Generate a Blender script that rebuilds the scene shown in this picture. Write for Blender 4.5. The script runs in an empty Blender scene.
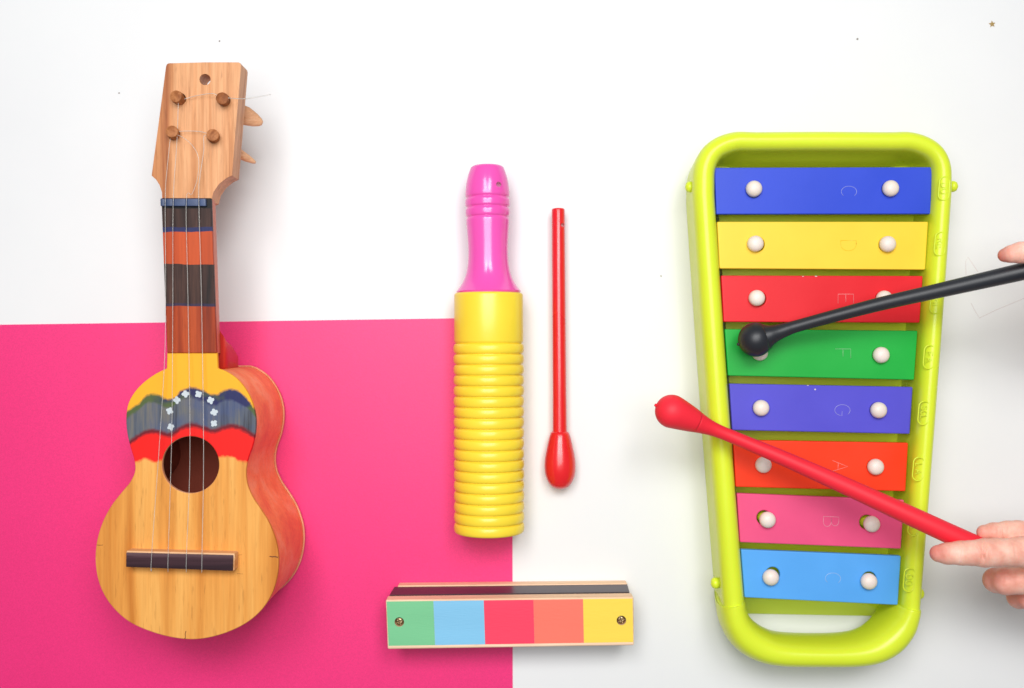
import bpy, bmesh, math, random
import numpy as np
from mathutils import Vector, Matrix
random.seed(7)
sc = bpy.context.scene
COL = sc.collection
# ------------------------------------------------------------------ frame of reference
CAM_H = 0.55                      # camera height above the table (m)
def P(px, py, z=0.0):             # z in millimetres; picture coordinates -> the point at that height
    h = CAM_H - z / 1000.0
    return Vector(((px - 512) * h / 1000.0, (344 - py) * h / 1000.0, z / 1000.0))
def PX(n, z): return n * (CAM_H - z / 1000.0) / 1000.0    # n pixels at height z, in metres
MM = 0.001
def lin(r, g, b, k=1.0):
    def f(c):
        c = c / 255.0
        c = c / 12.92 if c <= 0.04045 else ((c + 0.055) / 1.055) ** 2.4
        return c * k
    return (f(r), f(g), f(b), 1.0)

# ------------------------------------------------------------------ materials
def new_mat(name):
    m = bpy.data.materials.new(name); m.use_nodes = True
    nt = m.node_tree; b = nt.nodes['Principled BSDF']
    return m, nt, b
def N(nt, t, **kw):
    n = nt.nodes.new(t)
    for k, v in kw.items():
        if k in n.inputs: n.inputs[k].default_value = v
        else: setattr(n, k, v)
    return n
def L(nt, a, b): nt.links.new(a, b)
def setin(b, **kw):
    for k, v in kw.items():
        b.inputs[k.replace('_', ' ')].default_value = v
def coords(nt, scale=(1, 1, 1), rot=(0, 0, 0)):
    tc = N(nt, 'ShaderNodeTexCoord'); mp = N(nt, 'ShaderNodeMapping')
    mp.inputs['Scale'].default_value = scale; mp.inputs['Rotation'].default_value = rot
    L(nt, tc.outputs['Object'], mp.inputs['Vector']); return mp.outputs['Vector']
def mix(nt, fac, a, b, mode='MIX'):
    m = N(nt, 'ShaderNodeMix', data_type='RGBA', blend_type=mode)
    if hasattr(fac, 'links') or hasattr(fac, 'is_linked'): L(nt, fac, m.inputs[0])
    else: m.inputs[0].default_value = fac
    for s, i in ((a, 6), (b, 7)):
        if hasattr(s, 'is_linked'): L(nt, s, m.inputs[i])
        else: m.inputs[i].default_value = s
    return m.outputs[2]
def ramp(nt, fac, stops, interp='LINEAR'):
    r = N(nt, 'ShaderNodeValToRGB'); cr = r.color_ramp; cr.interpolation = interp
    while len(cr.elements) < len(stops): cr.elements.new(0.5)
    for e, (p, c) in zip(cr.elements, stops):
        e.position = p; e.color = c if len(c) == 4 else (*c, 1)
    L(nt, fac, r.inputs[0]); return r.outputs[0]
def bump(nt, b, h, strength, dist=0.0005):
    n = N(nt, 'ShaderNodeBump'); n.inputs['Strength'].default_value = strength
    n.inputs['Distance'].default_value = dist
    L(nt, h, n.inputs['Height']); L(nt, n.outputs[0], b.inputs['Normal'])
def math_(nt, op, a, b=None):
    m = N(nt, 'ShaderNodeMath', operation=op)
    for s, i in ((a, 0), (b, 1)):
        if s is None: continue
        if hasattr(s, 'is_linked'): L(nt, s, m.inputs[i])
        else: m.inputs[i].default_value = s
    return m.outputs[0]

def paint(name, col, rough=0.35, vary=0.08, bumpk=0.08, scale=300, coat=0.0, spec=0.5, sss=0.0, scratch=0.0, aniso=(1, 1, 1)):
    m, nt, b = new_mat(name)
    v = coords(nt, aniso)
    n1 = N(nt, 'ShaderNodeTexNoise', Scale=scale * 0.12, Detail=5.0); L(nt, v, n1.inputs['Vector'])
    n2 = N(nt, 'ShaderNodeTexNoise', Scale=scale * 3.0, Detail=3.0); L(nt, v, n2.inputs['Vector'])
    dark = tuple(c * (1 - vary) for c in col[:3]) + (1,)
    lite = tuple(min(1, c * (1 + vary * 0.6) + 0.004) for c in col[:3]) + (1,)
    c = ramp(nt, n1.outputs[0], [(0.3, dark), (0.7, lite)])
    if scratch > 0:
        w = N(nt, 'ShaderNodeTexNoise', Scale=60.0, Detail=8.0, Roughness=0.75)
        v2 = coords(nt, (1, 9, 1), (0, 0, 0.5)); L(nt, v2, w.inputs['Vector'])
        f = ramp(nt, w.outputs[0], [(0.68, (0, 0, 0)), (0.72, (1, 1, 1))])
        f = math_(nt, 'MULTIPLY', f, scratch)
        c = mix(nt, f, c, (0.8, 0.75, 0.72, 1))
    L(nt, c, b.inputs['Base Color'])
    rr = math_(nt, 'ADD', math_(nt, 'MULTIPLY', n1.outputs[0], 0.16), rough - 0.08)
    L(nt, rr, b.inputs['Roughness'])
    setin(b, Coat_Weight=coat, Coat_Roughness=0.15, Specular_IOR_Level=spec)
    if sss > 0:
        setin(b, Subsurface_Weight=sss, Subsurface_Scale=0.003); b.inputs['Subsurface Radius'].default_value = (1, .6, .4)
    bump(nt, b, n2.outputs[0], bumpk, 0.0003)
    return m

def wood(name, c_dark, c_mid, c_light, along='y', scale=1.0, rough=0.5, coat=0.1, bands=14.0, contrast=1.0):
    """straight grain running along one axis"""
    m, nt, b = new_mat(name)
    s = {'y': (1, 0.035, 1), 'x': (0.035, 1, 1), 'z': (1, 1, 0.035)}[along]
    v = coords(nt, tuple(q * scale for q in s))
    a = N(nt, 'ShaderNodeTexNoise', Scale=bands * 7, Detail=4.0, Roughness=0.6, Distortion=0.3); L(nt, v, a.inputs['Vector'])
    f = N(nt, 'ShaderNodeTexNoise', Scale=bands * 60, Detail=4.0, Roughness=0.7); L(nt, v, f.inputs['Vector'])
    c = ramp(nt, a.outputs[0], [(0.30, c_dark), (0.47, c_mid), (0.60, c_light), (0.72, c_mid)])
    c2 = ramp(nt, f.outputs[0], [(0.38, (0.72, 0.66, 0.6)), (0.62, (1.08, 1.08, 1.08))])
    col = mix(nt, 0.55 * contrast, c, c2, 'MULTIPLY')
    # pores
    v2 = coords(nt, tuple((q * 1.0 if q == 1 else q * 3) * scale for q in s))
    p = N(nt, 'ShaderNodeTexNoise', Scale=900.0, Detail=2.0); L(nt, v2, p.inputs['Vector'])
    pf = ramp(nt, p.outputs[0], [(0.62, (0, 0, 0)), (0.72, (1, 1, 1))])
    col = mix(nt, math_(nt, 'MULTIPLY', pf, 0.3), col, tuple(q * 0.5 for q in c_dark[:3]) + (1,))
    L(nt, col, b.inputs['Base Color'])
    setin(b, Roughness=rough, Coat_Weight=coat, Coat_Roughness=0.3, Specular_IOR_Level=.25)
    bump(nt, b, f.outputs[0], 0.12, 0.0004)
    return m, nt, b, col

# ------------------------------------------------------------------ mesh helpers
PENDING = []
def link(name, me, m=None, parent=None, smooth=True):
    o = bpy.data.objects.new(name, me); COL.objects.link(o)
    for mm in (m if isinstance(m, (list, tuple)) else [m] if m else []): me.materials.append(mm)
    if smooth: me.shade_smooth()
    if parent: PENDING.append((o, parent))
    return o
def from_bm(name, bm, m=None, parent=None, smooth=True, recalc=True):
    if recalc: bmesh.ops.recalc_face_normals(bm, faces=bm.faces)
    me = bpy.data.meshes.new(name); bm.to_mesh(me); bm.free()
    return link(name, me, m, parent, smooth)
def bake(o):
    """apply modifiers of o"""
    dg = bpy.context.evaluated_depsgraph_get(); dg.update()
    me = bpy.data.meshes.new_from_object(o.evaluated_get(dg), depsgraph=dg)
    o.modifiers.clear(); o.data = me; return o
def bevel(o, w, seg=3, angle=35):
    b = o.modifiers.new('bevel', 'BEVEL'); b.width = w; b.segments = seg; b.limit_method = 'ANGLE'; b.angle_limit = math.radians(angle)
    b.harden_normals = False
    wn = o.modifiers.new('wn', 'WEIGHTED_NORMAL'); wn.mode = 'FACE_AREA'; wn.weight = 100; wn.keep_sharp = True
    for p in o.data.polygons: p.use_smooth = True
    bake(o)
    return o
def cut(o, cutters):
    for c in cutters:
        md = o.modifiers.new('cut', 'BOOLEAN'); md.operation = 'DIFFERENCE'; md.solver = 'EXACT'; md.object = c
    bake(o)
    for c in cutters: bpy.data.objects.remove(c)
    return o
def smooth_line(pts, n=8, closed=False):
    """Catmull-Rom"""
    pts = [Vector(p) for p in pts]; out = []; k = len(pts)
    rng = range(k) if closed else range(k - 1)
    for i in rng:
        if closed: p0, p1, p2, p3 = pts[(i-1) % k], pts[i], pts[(i+1) % k], pts[(i+2) % k]
        else: p0, p1, p2, p3 = pts[max(i-1, 0)], pts[i], pts[i+1], pts[min(i+2, k-1)]
        for j in range(n):
            t = j / n
            out.append(0.5 * ((2*p1) + (p2-p0)*t + (2*p0-5*p1+4*p2-p3)*t*t + (3*p1-p0-3*p2+p3)*t**3))
    if not closed: out.append(pts[-1].copy())
    return out
def prism(outline, z0, z1):
    """outline: list of xy in metres, z in mm"""
    bm = bmesh.new()
    a = [bm.verts.new((p[0], p[1], z0*MM)) for p in outline]
    b = [bm.verts.new((p[0], p[1], z1*MM)) for p in outline]
    n = len(a)
    for i in range(n): bm.faces.new((a[i], a[(i+1) % n], b[(i+1) % n], b[i]))
    bm.faces.new(a[::-1]); bm.faces.new(b)
    return bm
def offset(outline, d):
    """positive = outward (ccw or cw independent)"""
    n = len(outline); area = sum(outline[i][0]*outline[(i+1) % n][1] - outline[(i+1) % n][0]*outline[i][1] for i in range(n))
    s = 1 if area > 0 else -1; out = []
    for i in range(n):
        t = Vector(outline[(i+1) % n][:2]) - Vector(outline[i-1][:2]); t.normalize()
        out.append((outline[i][0] + t.y*s*d, outline[i][1] - t.x*s*d))
    return out
def tube_bm(pts, rads, seg=16, bm=None, caps=True, round_caps=False, flat=None):
    bm = bm or bmesh.new(); pts = [Vector(p) for p in pts]; n = len(pts)
    if not hasattr(rads, '__len__'): rads = [rads]*n
    rings = []; up = None
    for i in range(n):
        t = (pts[min(i+1, n-1)] - pts[max(i-1, 0)]).normalized()
        if up is None:
            up = Vector((0, 0, 1)) if abs(t.z) < 0.9 else Vector((0, 1, 0))
        u = (up - t*up.dot(t)).normalized(); up = u; v = t.cross(u)
        rings.append([bm.verts.new(pts[i] + (u*math.cos(a) * (flat or 1) + v*math.sin(a))*rads[i]) for a in [2*math.pi*k/seg for k in range(seg)]])
    for i in range(n-1):
        for k in range(seg): bm.faces.new((rings[i][k], rings[i][(k+1) % seg], rings[i+1][(k+1) % seg], rings[i+1][k]))
    if caps: bm.faces.new(rings[0][::-1]); bm.faces.new(rings[-1])
    return bm
def lathe_bm(A, B, prof, seg=64):
    """prof: list of (t mm along A->B, radius mm); closes on the axis at both ends"""
    A = Vector(A); ax = (Vector(B) - A).normalized()
    u = (Vector((0, 0, 1)) - ax*ax.z).normalized(); v = ax.cross(u)
    bm = bmesh.new(); rings = []
    for t, r in prof:
        c = A + ax*t*MM
        rings.append([bm.verts.new(c + (u*math.cos(2*math.pi*k/seg) + v*math.sin(2*math.pi*k/seg))*max(r, 1e-3)*MM) for k in range(seg)])
    for i in range(len(rings)-1):
        for k in range(seg): bm.faces.new((rings[i][k], rings[i][(k+1) % seg], rings[i+1][(k+1) % seg], rings[i+1][k]))
    bm.faces.new(rings[0][::-1]); bm.faces.new(rings[-1]); return bm
def cyl(name, center, r, z0, z1, seg=32):
    bm = prism([(center[0]+r*math.cos(2*math.pi*k/seg), center[1]+r*math.sin(2*math.pi*k/seg)) for k in range(seg)], z0, z1)
    return from_bm(name, bm, smooth=True)
def empty(name, loc, label, cat, group=None):
    o = bpy.data.objects.new(name, None); COL.objects.link(o); o.location = loc; o.empty_display_size = 0.01
    o['label'] = label; o['category'] = cat
    if group: o['group'] = group
    return o
def adopt(root):
    """children were built in world coordinates: keep them there"""
    bpy.context.view_layer.update()
    inv = Matrix.Translation(root.location).inverted()
    for o, p in PENDING:
        o.parent = p
        if p.type == 'EMPTY': o.matrix_parent_inverse = Matrix.Translation(p.location).inverted()
    PENDING.clear()
def tag(o, label, cat, group=None):
    o['label'] = label; o['category'] = cat
    if group: o['group'] = group
def ribbon(bm, pts, w, z, h=0.08, closed=False, zf=None):
    """thin raised line lying on a surface; pts xy metres, w metres, z mm; zf optional height function(x,y)->mm"""
    n = len(pts)
    rows = []
    for i in range(n):
        if closed: t = Vector(pts[(i+1) % n][:2]) - Vector(pts[i-1][:2])
        else: t = Vector(pts[min(i+1, n-1)][:2]) - Vector(pts[max(i-1, 0)][:2])
        t.normalize(); nn = Vector((-t.y, t.x))*w/2
        x, y = pts[i][0], pts[i][1]
        zz = (zf(x, y) if zf else z)
        rows.append([bm.verts.new((x+nn.x, y+nn.y, (zz-0.05)*MM)), bm.verts.new((x+nn.x*.6, y+nn.y*.6, (zz+h)*MM)),
                     bm.verts.new((x-nn.x*.6, y-nn.y*.6, (zz+h)*MM)), bm.verts.new((x-nn.x, y-nn.y, (zz-0.05)*MM))])
    for i in range(n if closed else n-1):
        a, b = rows[i], rows[(i+1) % n]
        for k in range(3): bm.faces.new((a[k], a[k+1], b[k+1], b[k]))
    if not closed:
        bm.faces.new(rows[0]); bm.faces.new(rows[-1][::-1])

# strokes of the capital letters, unit box x 0..0.7, y 0..1
def arc(cx, cy, rx, ry, a0, a1, n=14): return [(cx+rx*math.cos(math.radians(a0+(a1-a0)*i/n)), cy+ry*math.sin(math.radians(a0+(a1-a0)*i/n))) for i in range(n+1)]
GLYPH = {
 'C': [arc(.38, .5, .36, .5, 45, 315)],
 'D': [[(0, 0), (0, 1), (.25, 1)] + arc(.25, .5, .42, .5, 90, -90) + [(0, 0)]],
 'E': [[(.6, 1), (0, 1), (0, 0), (.6, 0)], [(0, .5), (.5, .5)]],
 'F': [[(.6, 1), (0, 1), (0, 0)], [(0, .5), (.5, .5)]],
 'G': [arc(.38, .5, .36, .5, 45, 340) + [(.74, .48), (.45, .48)]],
 'A': [[(0, 0), (.35, 1), (.7, 0)], [(.14, .38), (.56, .38)]],
 'B': [[(0, 0), (0, 1), (.3, 1)] + arc(.3, .76, .28, .24, 80, -80) + [(.1, .52), (.3, .52)] + arc(.3, .26, .34, .26, 80, -80) + [(0, 0)]],
 'O': [arc(.37, .5, .36, .5, 0, 360)],
 'R': [[(0, 0), (0, 1), (.3, 1)] + arc(.3, .75, .28, .25, 80, -80) + [(.05, .5)], [(.3, .5), (.6, 0)]],
 'M': [[(0, 0), (0, 1), (.35, .4), (.7, 1), (.7, 0)]],
 'I': [[(.1, 0), (.1, 1)]],
 'S': [arc(.33, .75, .28, .25, 30, 270) + arc(.33, .25, .28, .25, 90, -150)],
 'L': [[(0, 1), (0, 0), (.55, 0)]],
 'T': [[(0, 1), (.7, 1)], [(.35, 1), (.35, 0)]],
}
ADV = {'I': .35, 'M': .95}
def text_lines(word, center, size, ang):
    """strokes of a word, rotated clockwise by ang (radians), centred"""
    w = sum(ADV.get(c, .85) for c in word) - .15; x = -w/2; out = []
    for c in word:
        for st in GLYPH[c]:
            pl = []
            for (a, b) in st:
                X, Y = (x+a)*size, (b-.5)*size
                pl.append((center[0] + X*math.cos(ang)+Y*math.sin(ang), center[1] - X*math.sin(ang)+Y*math.cos(ang)))
            out.append(pl)
        x += ADV.get(c, .85)
    return out

# ------------------------------------------------------------------ the setting
m, nt, b = new_mat('white_laminate')
v = coords(nt)
n1 = N(nt, 'ShaderNodeTexNoise', Scale=9.0, Detail=6.0, Roughness=0.6); L(nt, v, n1.inputs['Vector'])
n2 = N(nt, 'ShaderNodeTexNoise', Scale=1400.0, Detail=2.0); L(nt, v, n2.inputs['Vector'])
n3 = N(nt, 'ShaderNodeTexNoise', Scale=160.0, Detail=9.0, Roughness=.8); L(nt, v, n3.inputs['Vector'])
c = ramp(nt, n1.outputs[0], [(0.3, (0.80, 0.80, 0.805)), (0.7, (0.83, 0.83, 0.83))])
sp = ramp(nt, n3.outputs[0], [(0.755, (0, 0, 0)), (0.80, (1, 1, 1))])
c = mix(nt, math_(nt, 'MULTIPLY', sp, 0.10), c, (0.5, 0.48, 0.46, 1))
L(nt, c, b.inputs['Base Color']); setin(b, Roughness=0.55, Specular_IOR_Level=0.35)
bump(nt, b, n2.outputs[0], 0.04, 0.0002)
M_TABLE = m
bm = bmesh.new(); bmesh.ops.create_grid(bm, x_segments=4, y_segments=4, size=1.1)
t = from_bm('table_surface', bm, M_TABLE, smooth=False); t['kind'] = 'structure'

# pink sheet of card
m, nt, b = new_mat('pink_card')
v = coords(nt)
n1 = N(nt, 'ShaderNodeTexNoise', Scale=1500.0, Detail=4.0, Roughness=.7); L(nt, v, n1.inputs['Vector'])
n2 = N(nt, 'ShaderNodeTexNoise', Scale=14.0, Detail=4.0); L(nt, v, n2.inputs['Vector'])
PINK = lin(245, 44, 124)
c = ramp(nt, n1.outputs[0], [(0.3, tuple(q*.86 for q in PINK[:3])), (0.7, tuple(min(1, q*1.08) for q in PINK[:3]))])
c = mix(nt, 0.5, c, ramp(nt, n2.outputs[0], [(.3, (.94, .9, .93)), (.7, (1, 1.05, 1.05))]), 'MULTIPLY')
L(nt, c, b.inputs['Base Color']); setin(b, Roughness=0.5, Specular_IOR_Level=0.6)
bump(nt, b, n1.outputs[0], 0.25, 0.0003)
q = [P(-420, 330.5), P(200, 322), P(511.8, 317.5), P(512.4, 500), P(513.2, 1010), P(-420, 1010)]
o = from_bm('paper_sheet', prism([(p.x, p.y) for p in q], 0.05, 0.4), m, smooth=False)
tag(o, 'bright pink sheet of card lying flat under the small guitar', 'paper')

# ------------------------------------------------------------------ small guitar
FZ = 64.0   # height of its front
outline_px = [(193,639.5),(212,637),(232,630.5),(250,620.5),(264,607),(273.5,590),(278,571),(278.2,553),(275,538),(269,523),(261,510),(253,498),(247.5,485),(246,472),(248,459),(252.5,446),(255.3,432),(255.6,418),(252.5,403.5),(246,390),(237,379),(226,371.5),(217.8,368.5),
              (217.4,360),(216.8,352),(192,351.2),(167,352),(166.8,361),(166.6,368.5),(156,373.5),(144,382),(134.5,392),(128,404),(126,418),(127,433),(130.5,448),(134,460),(134.8,471),(130,482),(121,493),(111,506),(102.5,522),(97,540),(95.2,559),(97.5,578),(104,595),(115,610),(130,622.5),(150,631.5),(172,637.5)]
raw = [P(x, y, FZ) for x, y in outline_px]
# smooth everywhere but at the square tongue (points 22..28)
body_out = [Vector((p.x, p.y)) for p in smooth_line([(p.x, p.y, 0) for p in raw[28:]] + [(p.x, p.y, 0) for p in raw[:23]], 5)]
tongue = [Vector((p.x, p.y)) for p in raw[23:28]]
sb_out = body_out[:-1] + [body_out[-1]] + tongue
uk = empty('toy_guitar', P(195, 480, 0), 'small four-string wooden guitar with yellow, blue and red painted front, on pink card', 'toy guitar')

# soundboard paint: boundaries drawn as curves of x
def crop(pts): return [(85 + X/4.048, 340 + Y/4.048) for X, Y in pts]
upper = crop([(100,330),(168,292),(195,272),(220,256),(245,228),(270,218),(300,224),(330,240),(355,238),(390,206),(412,196),(435,193),(458,197),(480,205),(505,218),(530,222),(560,205),(585,199),(600,200),(620,206),(640,222),(665,250),(685,278),(750,330)])
lower = crop([(100,440),(175,412),(200,395),(230,375),(250,366),(270,363),(300,367),(340,378),(365,368),(390,350),(412,341),(435,338),(460,343),(490,354),(525,362),(548,354),(570,346),(590,342),(610,344),(630,350),(650,360),(685,382),(750,410)])
redlo = crop([(100,498),(190,495),(208,494),(225,487),(245,480),(265,488),(285,494),(310,486),(330,500),(430,490),(545,474),(560,471),(575,472),(600,474),(615,484),(630,490),(655,493),(750,495)])
X0, X1 = P(110, 0, FZ).x, P(270, 0, FZ).x
Y0, Y1 = P(0, 500, FZ).y, P(0, 370, FZ).y
m, nt, b, base = wood('painted_pine', lin(200,122,46), lin(226,154,72), lin(236,172,90), 'y', 1.0, 0.55, 0.0, 13.0, 0.5)
tc = N(nt, 'ShaderNodeTexCoord'); sx = N(nt, 'ShaderNodeSeparateXYZ'); L(nt, tc.outputs['Object'], sx.inputs[0])
XO = N(nt, 'ShaderNodeMapRange'); XO.inputs['From Min'].default_value = X0; XO.inputs['From Max'].default_value = X1; L(nt, sx.outputs['X'], XO.inputs['Value'])
YO = N(nt, 'ShaderNodeMapRange'); YO.clamp = False; YO.inputs['From Min'].default_value = Y0; YO.inputs['From Max'].default_value = Y1; L(nt, sx.outputs['Y'], YO.inputs['Value'])
# a little hand wobble
wb = N(nt, 'ShaderNodeTexNoise', Scale=500.0, Detail=3.0); L(nt, tc.outputs['Object'], wb.inputs['Vector'])
YW = math_(nt, 'ADD', YO.outputs[0], math_(nt, 'MULTIPLY', math_(nt, 'SUBTRACT', wb.outputs[0], 0.5), 0.03))
def curve_node(pts):
    fc = N(nt, 'ShaderNodeFloatCurve'); cu = fc.mapping.curves[0]
    q = sorted(((P(x, y, FZ).x - X0)/(X1-X0), (P(x, y, FZ).y - Y0)/(Y1-Y0)) for x, y in pts)
    cu.points[0].location = (max(0, q[0][0]), q[0][1]); cu.points[1].location = (min(1, q[-1][0]), q[-1][1])
    for a in q[1:-1]: cu.points.new(*a)
    fc.mapping.extend = 'HORIZONTAL'; fc.mapping.update()
    L(nt, XO.outputs[0], fc.inputs['Value']); return fc.outputs[0]
def mask(curve, off=0.0, soft=0.012):
    d = math_(nt, 'SUBTRACT', YW, curve); d = math_(nt, 'ADD', d, off)
    mr = N(nt, 'ShaderNodeMapRange'); mr.inputs['From Min'].default_value = -soft; mr.inputs['From Max'].default_value = soft
    L(nt, d, mr.inputs['Value']); return mr.outputs[0]
cu_u, cu_l, cu_r = curve_node(upper), curve_node(lower), curve_node(redlo)
g = N(nt, 'ShaderNodeTexNoise', Scale=140.0, Detail=5.0, Roughness=.7)
L(nt, coords(nt, (1, .05, 1)), g.inputs['Vector'])
g2 = N(nt, 'ShaderNodeTexNoise', Scale=55.0, Detail=3.0); L(nt, tc.outputs['Object'], g2.inputs['Vector'])
greyblue = ramp(nt, g.outputs[0], [(0.34, lin(54,52,56)), (0.46, lin(86,92,104)), (0.56, lin(112,108,102)), (0.66, lin(66,80,116))])
greyblue = mix(nt, math_(nt, 'MULTIPLY', ramp(nt, g2.outputs[0], [(.45, (0, 0, 0)), (.62, (1, 1, 1))]), 0.45), greyblue, lin(58,76,128))
rimcol = mix(nt, ramp(nt, g2.outputs[0], [(.46, (0, 0, 0)), (.56, (1, 1, 1))]), lin(78,94,44), lin(34,34,84))
yellow = mix(nt, 0.45, lin(250,184,34), base, 'MULTIPLY')
yellow = mix(nt, 0.55, lin(246,186,48), yellow)
red = mix(nt, 0.10, lin(236,26,22), base, 'MULTIPLY')
out = mix(nt, mask(cu_r), base, red)
out = mix(nt, mask(cu_l, 0.028), out, lin(110,22,34))
out = mix(nt, mask(cu_l, -0.004), out, greyblue)
rim_off = math_(nt, 'MULTIPLY', g2.outputs[0], 0.14)
out = mix(nt, mask(math_(nt, 'SUBTRACT', cu_u, rim_off)), out, mix(nt, .12, rimcol, greyblue))
out = mix(nt, mask(cu_u), out, yellow)
L(nt, out, b.inputs['Base Color'])
M_SB = m
M_STAR = paint('white_paint', lin(196,204,210), 0.6, 0.1, 0.3, 600)
M_CRACK = paint('dark_crack', lin(112,62,26), 0.8, .3)
M_WOODEDGE = wood('pale_edge_wood', lin(226,140,100), lin(240,162,122), lin(248,180,142), 'y', 1.0, 0.6, 0.0)[0]

sb = from_bm('soundboard', prism([(p.x, p.y) for p in sb_out], FZ-2.6, FZ), None, uk, smooth=False)
hc = P(190.5, 464.8, FZ); HR = PX(28.4, FZ)
cut(sb, [cyl('c', hc, HR, FZ-6, FZ+6, 72)])
bevel(sb, 0.5*MM, 2, 50)
sb.data.materials.clear(); sb.data.materials.append(M_SB)
# stars, cracks: raised paint inside the soundboard's own mesh
bm = bmesh.new(); bm.from_mesh(sb.data)
f0 = len(bm.faces)
for f in bm.faces:      # the cut edge of the sound hole is bare pale wood
    c_ = f.calc_center_median(); rr_ = math.hypot(c_.x-hc.x, c_.y-hc.y)
    if rr_ < HR*1.012 and abs(f.normal.z) < .9: f.material_index = 3
def blob(cx, cy, r, z, k, mi, ph, inner=.58):
    vs = []
    for i in range(k*4):
        a = 2*math.pi*i/(k*4) + ph
        rr = r*(inner + (1-inner)*abs(math.cos(a*k/2 - ph*k/2))**.7) * random.uniform(.88, 1.08)
        vs.append((cx + rr*math.cos(a), cy + rr*math.sin(a)))
    lo = [bm.verts.new((x, y, (z-.1)*MM)) for x, y in vs]; hi = [bm.verts.new((x, y, (z+.12)*MM)) for x, y in vs]
    n = len(vs)
    for i in range(n):
        f = bm.faces.new((lo[i], lo[(i+1) % n], hi[(i+1) % n], hi[i])); f.material_index = mi
    f = bm.faces.new(hi); f.material_index = mi
for X, Y in [(347,352),(343,287),(372,243),(407,218),(460,220),(509,244),(523,292),(522,338)]:
    p = P(85+X/4.048, 340+Y/4.048, FZ); blob(p.x, p.y, PX(3.9, FZ), FZ, 4, 1, random.uniform(0, 1.2), .66)
for pts, w in (([(97,545),(100,545.2),(103,545)], .7), ([(269.5,556.3),(272,556.8),(275,556.6),(278,557.4)], 1.5), ([(186,631),(185.2,634),(185.4,637),(184.8,639)], 1.0), ([(238,555),(242,554.7)], .3), ([(237,573.6),(243,574)], .35), ([(188,451),(188.5,453)], .01)):
    q = [P(x, y, FZ) for x, y in pts]; a = len(bm.faces)
    n0 = len(bm.faces); ribbon(bm, [(p.x, p.y) for p in q], PX(w, FZ), FZ, 0.04)
    bm.faces.ensure_lookup_table()
    for f in bm.faces[n0:]: f.material_index = 2
bm.to_mesh(sb.data); bm.free()
sb.data.materials.append(M_STAR); sb.data.materials.append(M_CRACK); sb.data.materials.append(M_WOODEDGE)

M_SIDE, nt, b, _ = wood('orange_stained_side', lin(240,118,44), lin(252,150,66), lin(255,176,110), 'x', 1.0, 0.4, 0.3, 8.0, .5)
# ribs of the body: a shell between two outlines
ob = [(p.x, p.y) for p in body_out]
inner = offset(ob, -2.4*MM)
bm = bmesh.new(); r = [[bm.verts.new((x, y, z*MM)) for x, y in ring] for ring, z in ((ob, 4), (ob, FZ-2.6), (inner, FZ-2.6), (inner, 4))]
n = len(ob)
for a in range(4):
    A, B = r[a], r[(a+1) % 4]
    for i in range(n): bm.faces.new((A[i], A[(i+1) % n], B[(i+1) % n], B[i]))
shrunk = offset(ob, -0.5*MM)
for ring, src in ((r[0], shrunk), (r[1], shrunk)):
    for vtx, (x, y) in zip(ring, src): vtx.co.x, vtx.co.y = x, y
body = from_bm('body', bm, M_SIDE, uk)
bevel(body, .3*MM, 1, 60)
back = from_bm('back_plate', prism(offset(ob, 0.2*MM), 2, 4), M_WOODEDGE, uk, smooth=False); bevel(back, .6*MM, 2, 50)
M_INSIDE = paint('shade_darkened_inside', lin(156,66,44), .8, .2, .2, 200)  # unfinished inside, colour darkened to stand for low light in the body
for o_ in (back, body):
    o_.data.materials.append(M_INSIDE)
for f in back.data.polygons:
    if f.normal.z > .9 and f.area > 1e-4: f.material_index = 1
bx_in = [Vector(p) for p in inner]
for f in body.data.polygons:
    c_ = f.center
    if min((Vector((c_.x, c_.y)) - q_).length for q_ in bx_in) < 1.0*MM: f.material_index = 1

# neck
M_NECK = wood('neck_wood', lin(196,92,60), lin(220,120,84), lin(232,146,106), 'y', 1.0, 0.45, 0.2, 10, .6)[0]
def neck_ring(yc, xl, xr, zt, depth):
    pts = []
    w = (xr-xl)/2; cx = (xl+xr)/2
    for i in range(13):
        a = math.pi*i/12
        pts.append((cx - w*math.cos(a)*(1 if True else 1), yc, (zt - 3 - (depth-3)*math.sin(a)**.8)*MM if 0 < i < 12 else (zt-3)*MM))
    pts = [(xl, yc, zt*MM)] + pts + [(xr, yc, zt*MM)]
    return pts
bm = bmesh.new(); rings = []
for k in range(9):
    f = k/8; yy = 190 + (353.2-190)*f
    xl, xr = 161.6 + (167.2-161.6)*f, 211.4 + (216.9-211.4)*f
    A, B = P(xl, yy, 63), P(xr, yy, 63)
    rings.append([bm.verts.new(c) for c in neck_ring(A.y, A.x, B.x, 62.6, 15)])
for a, bb in zip(rings, rings[1:]):
    for i in range(len(a)): bm.faces.new((a[i], a[(i+1) % len(a)], bb[(i+1) % len(a)], bb[i]))
bm.faces.new(rings[0]); bm.faces.new(rings[-1][::-1])
neck = from_bm('neck', bm, M_NECK, uk)
neck.data.set_sharp_from_angle(angle=math.radians(45))
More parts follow.
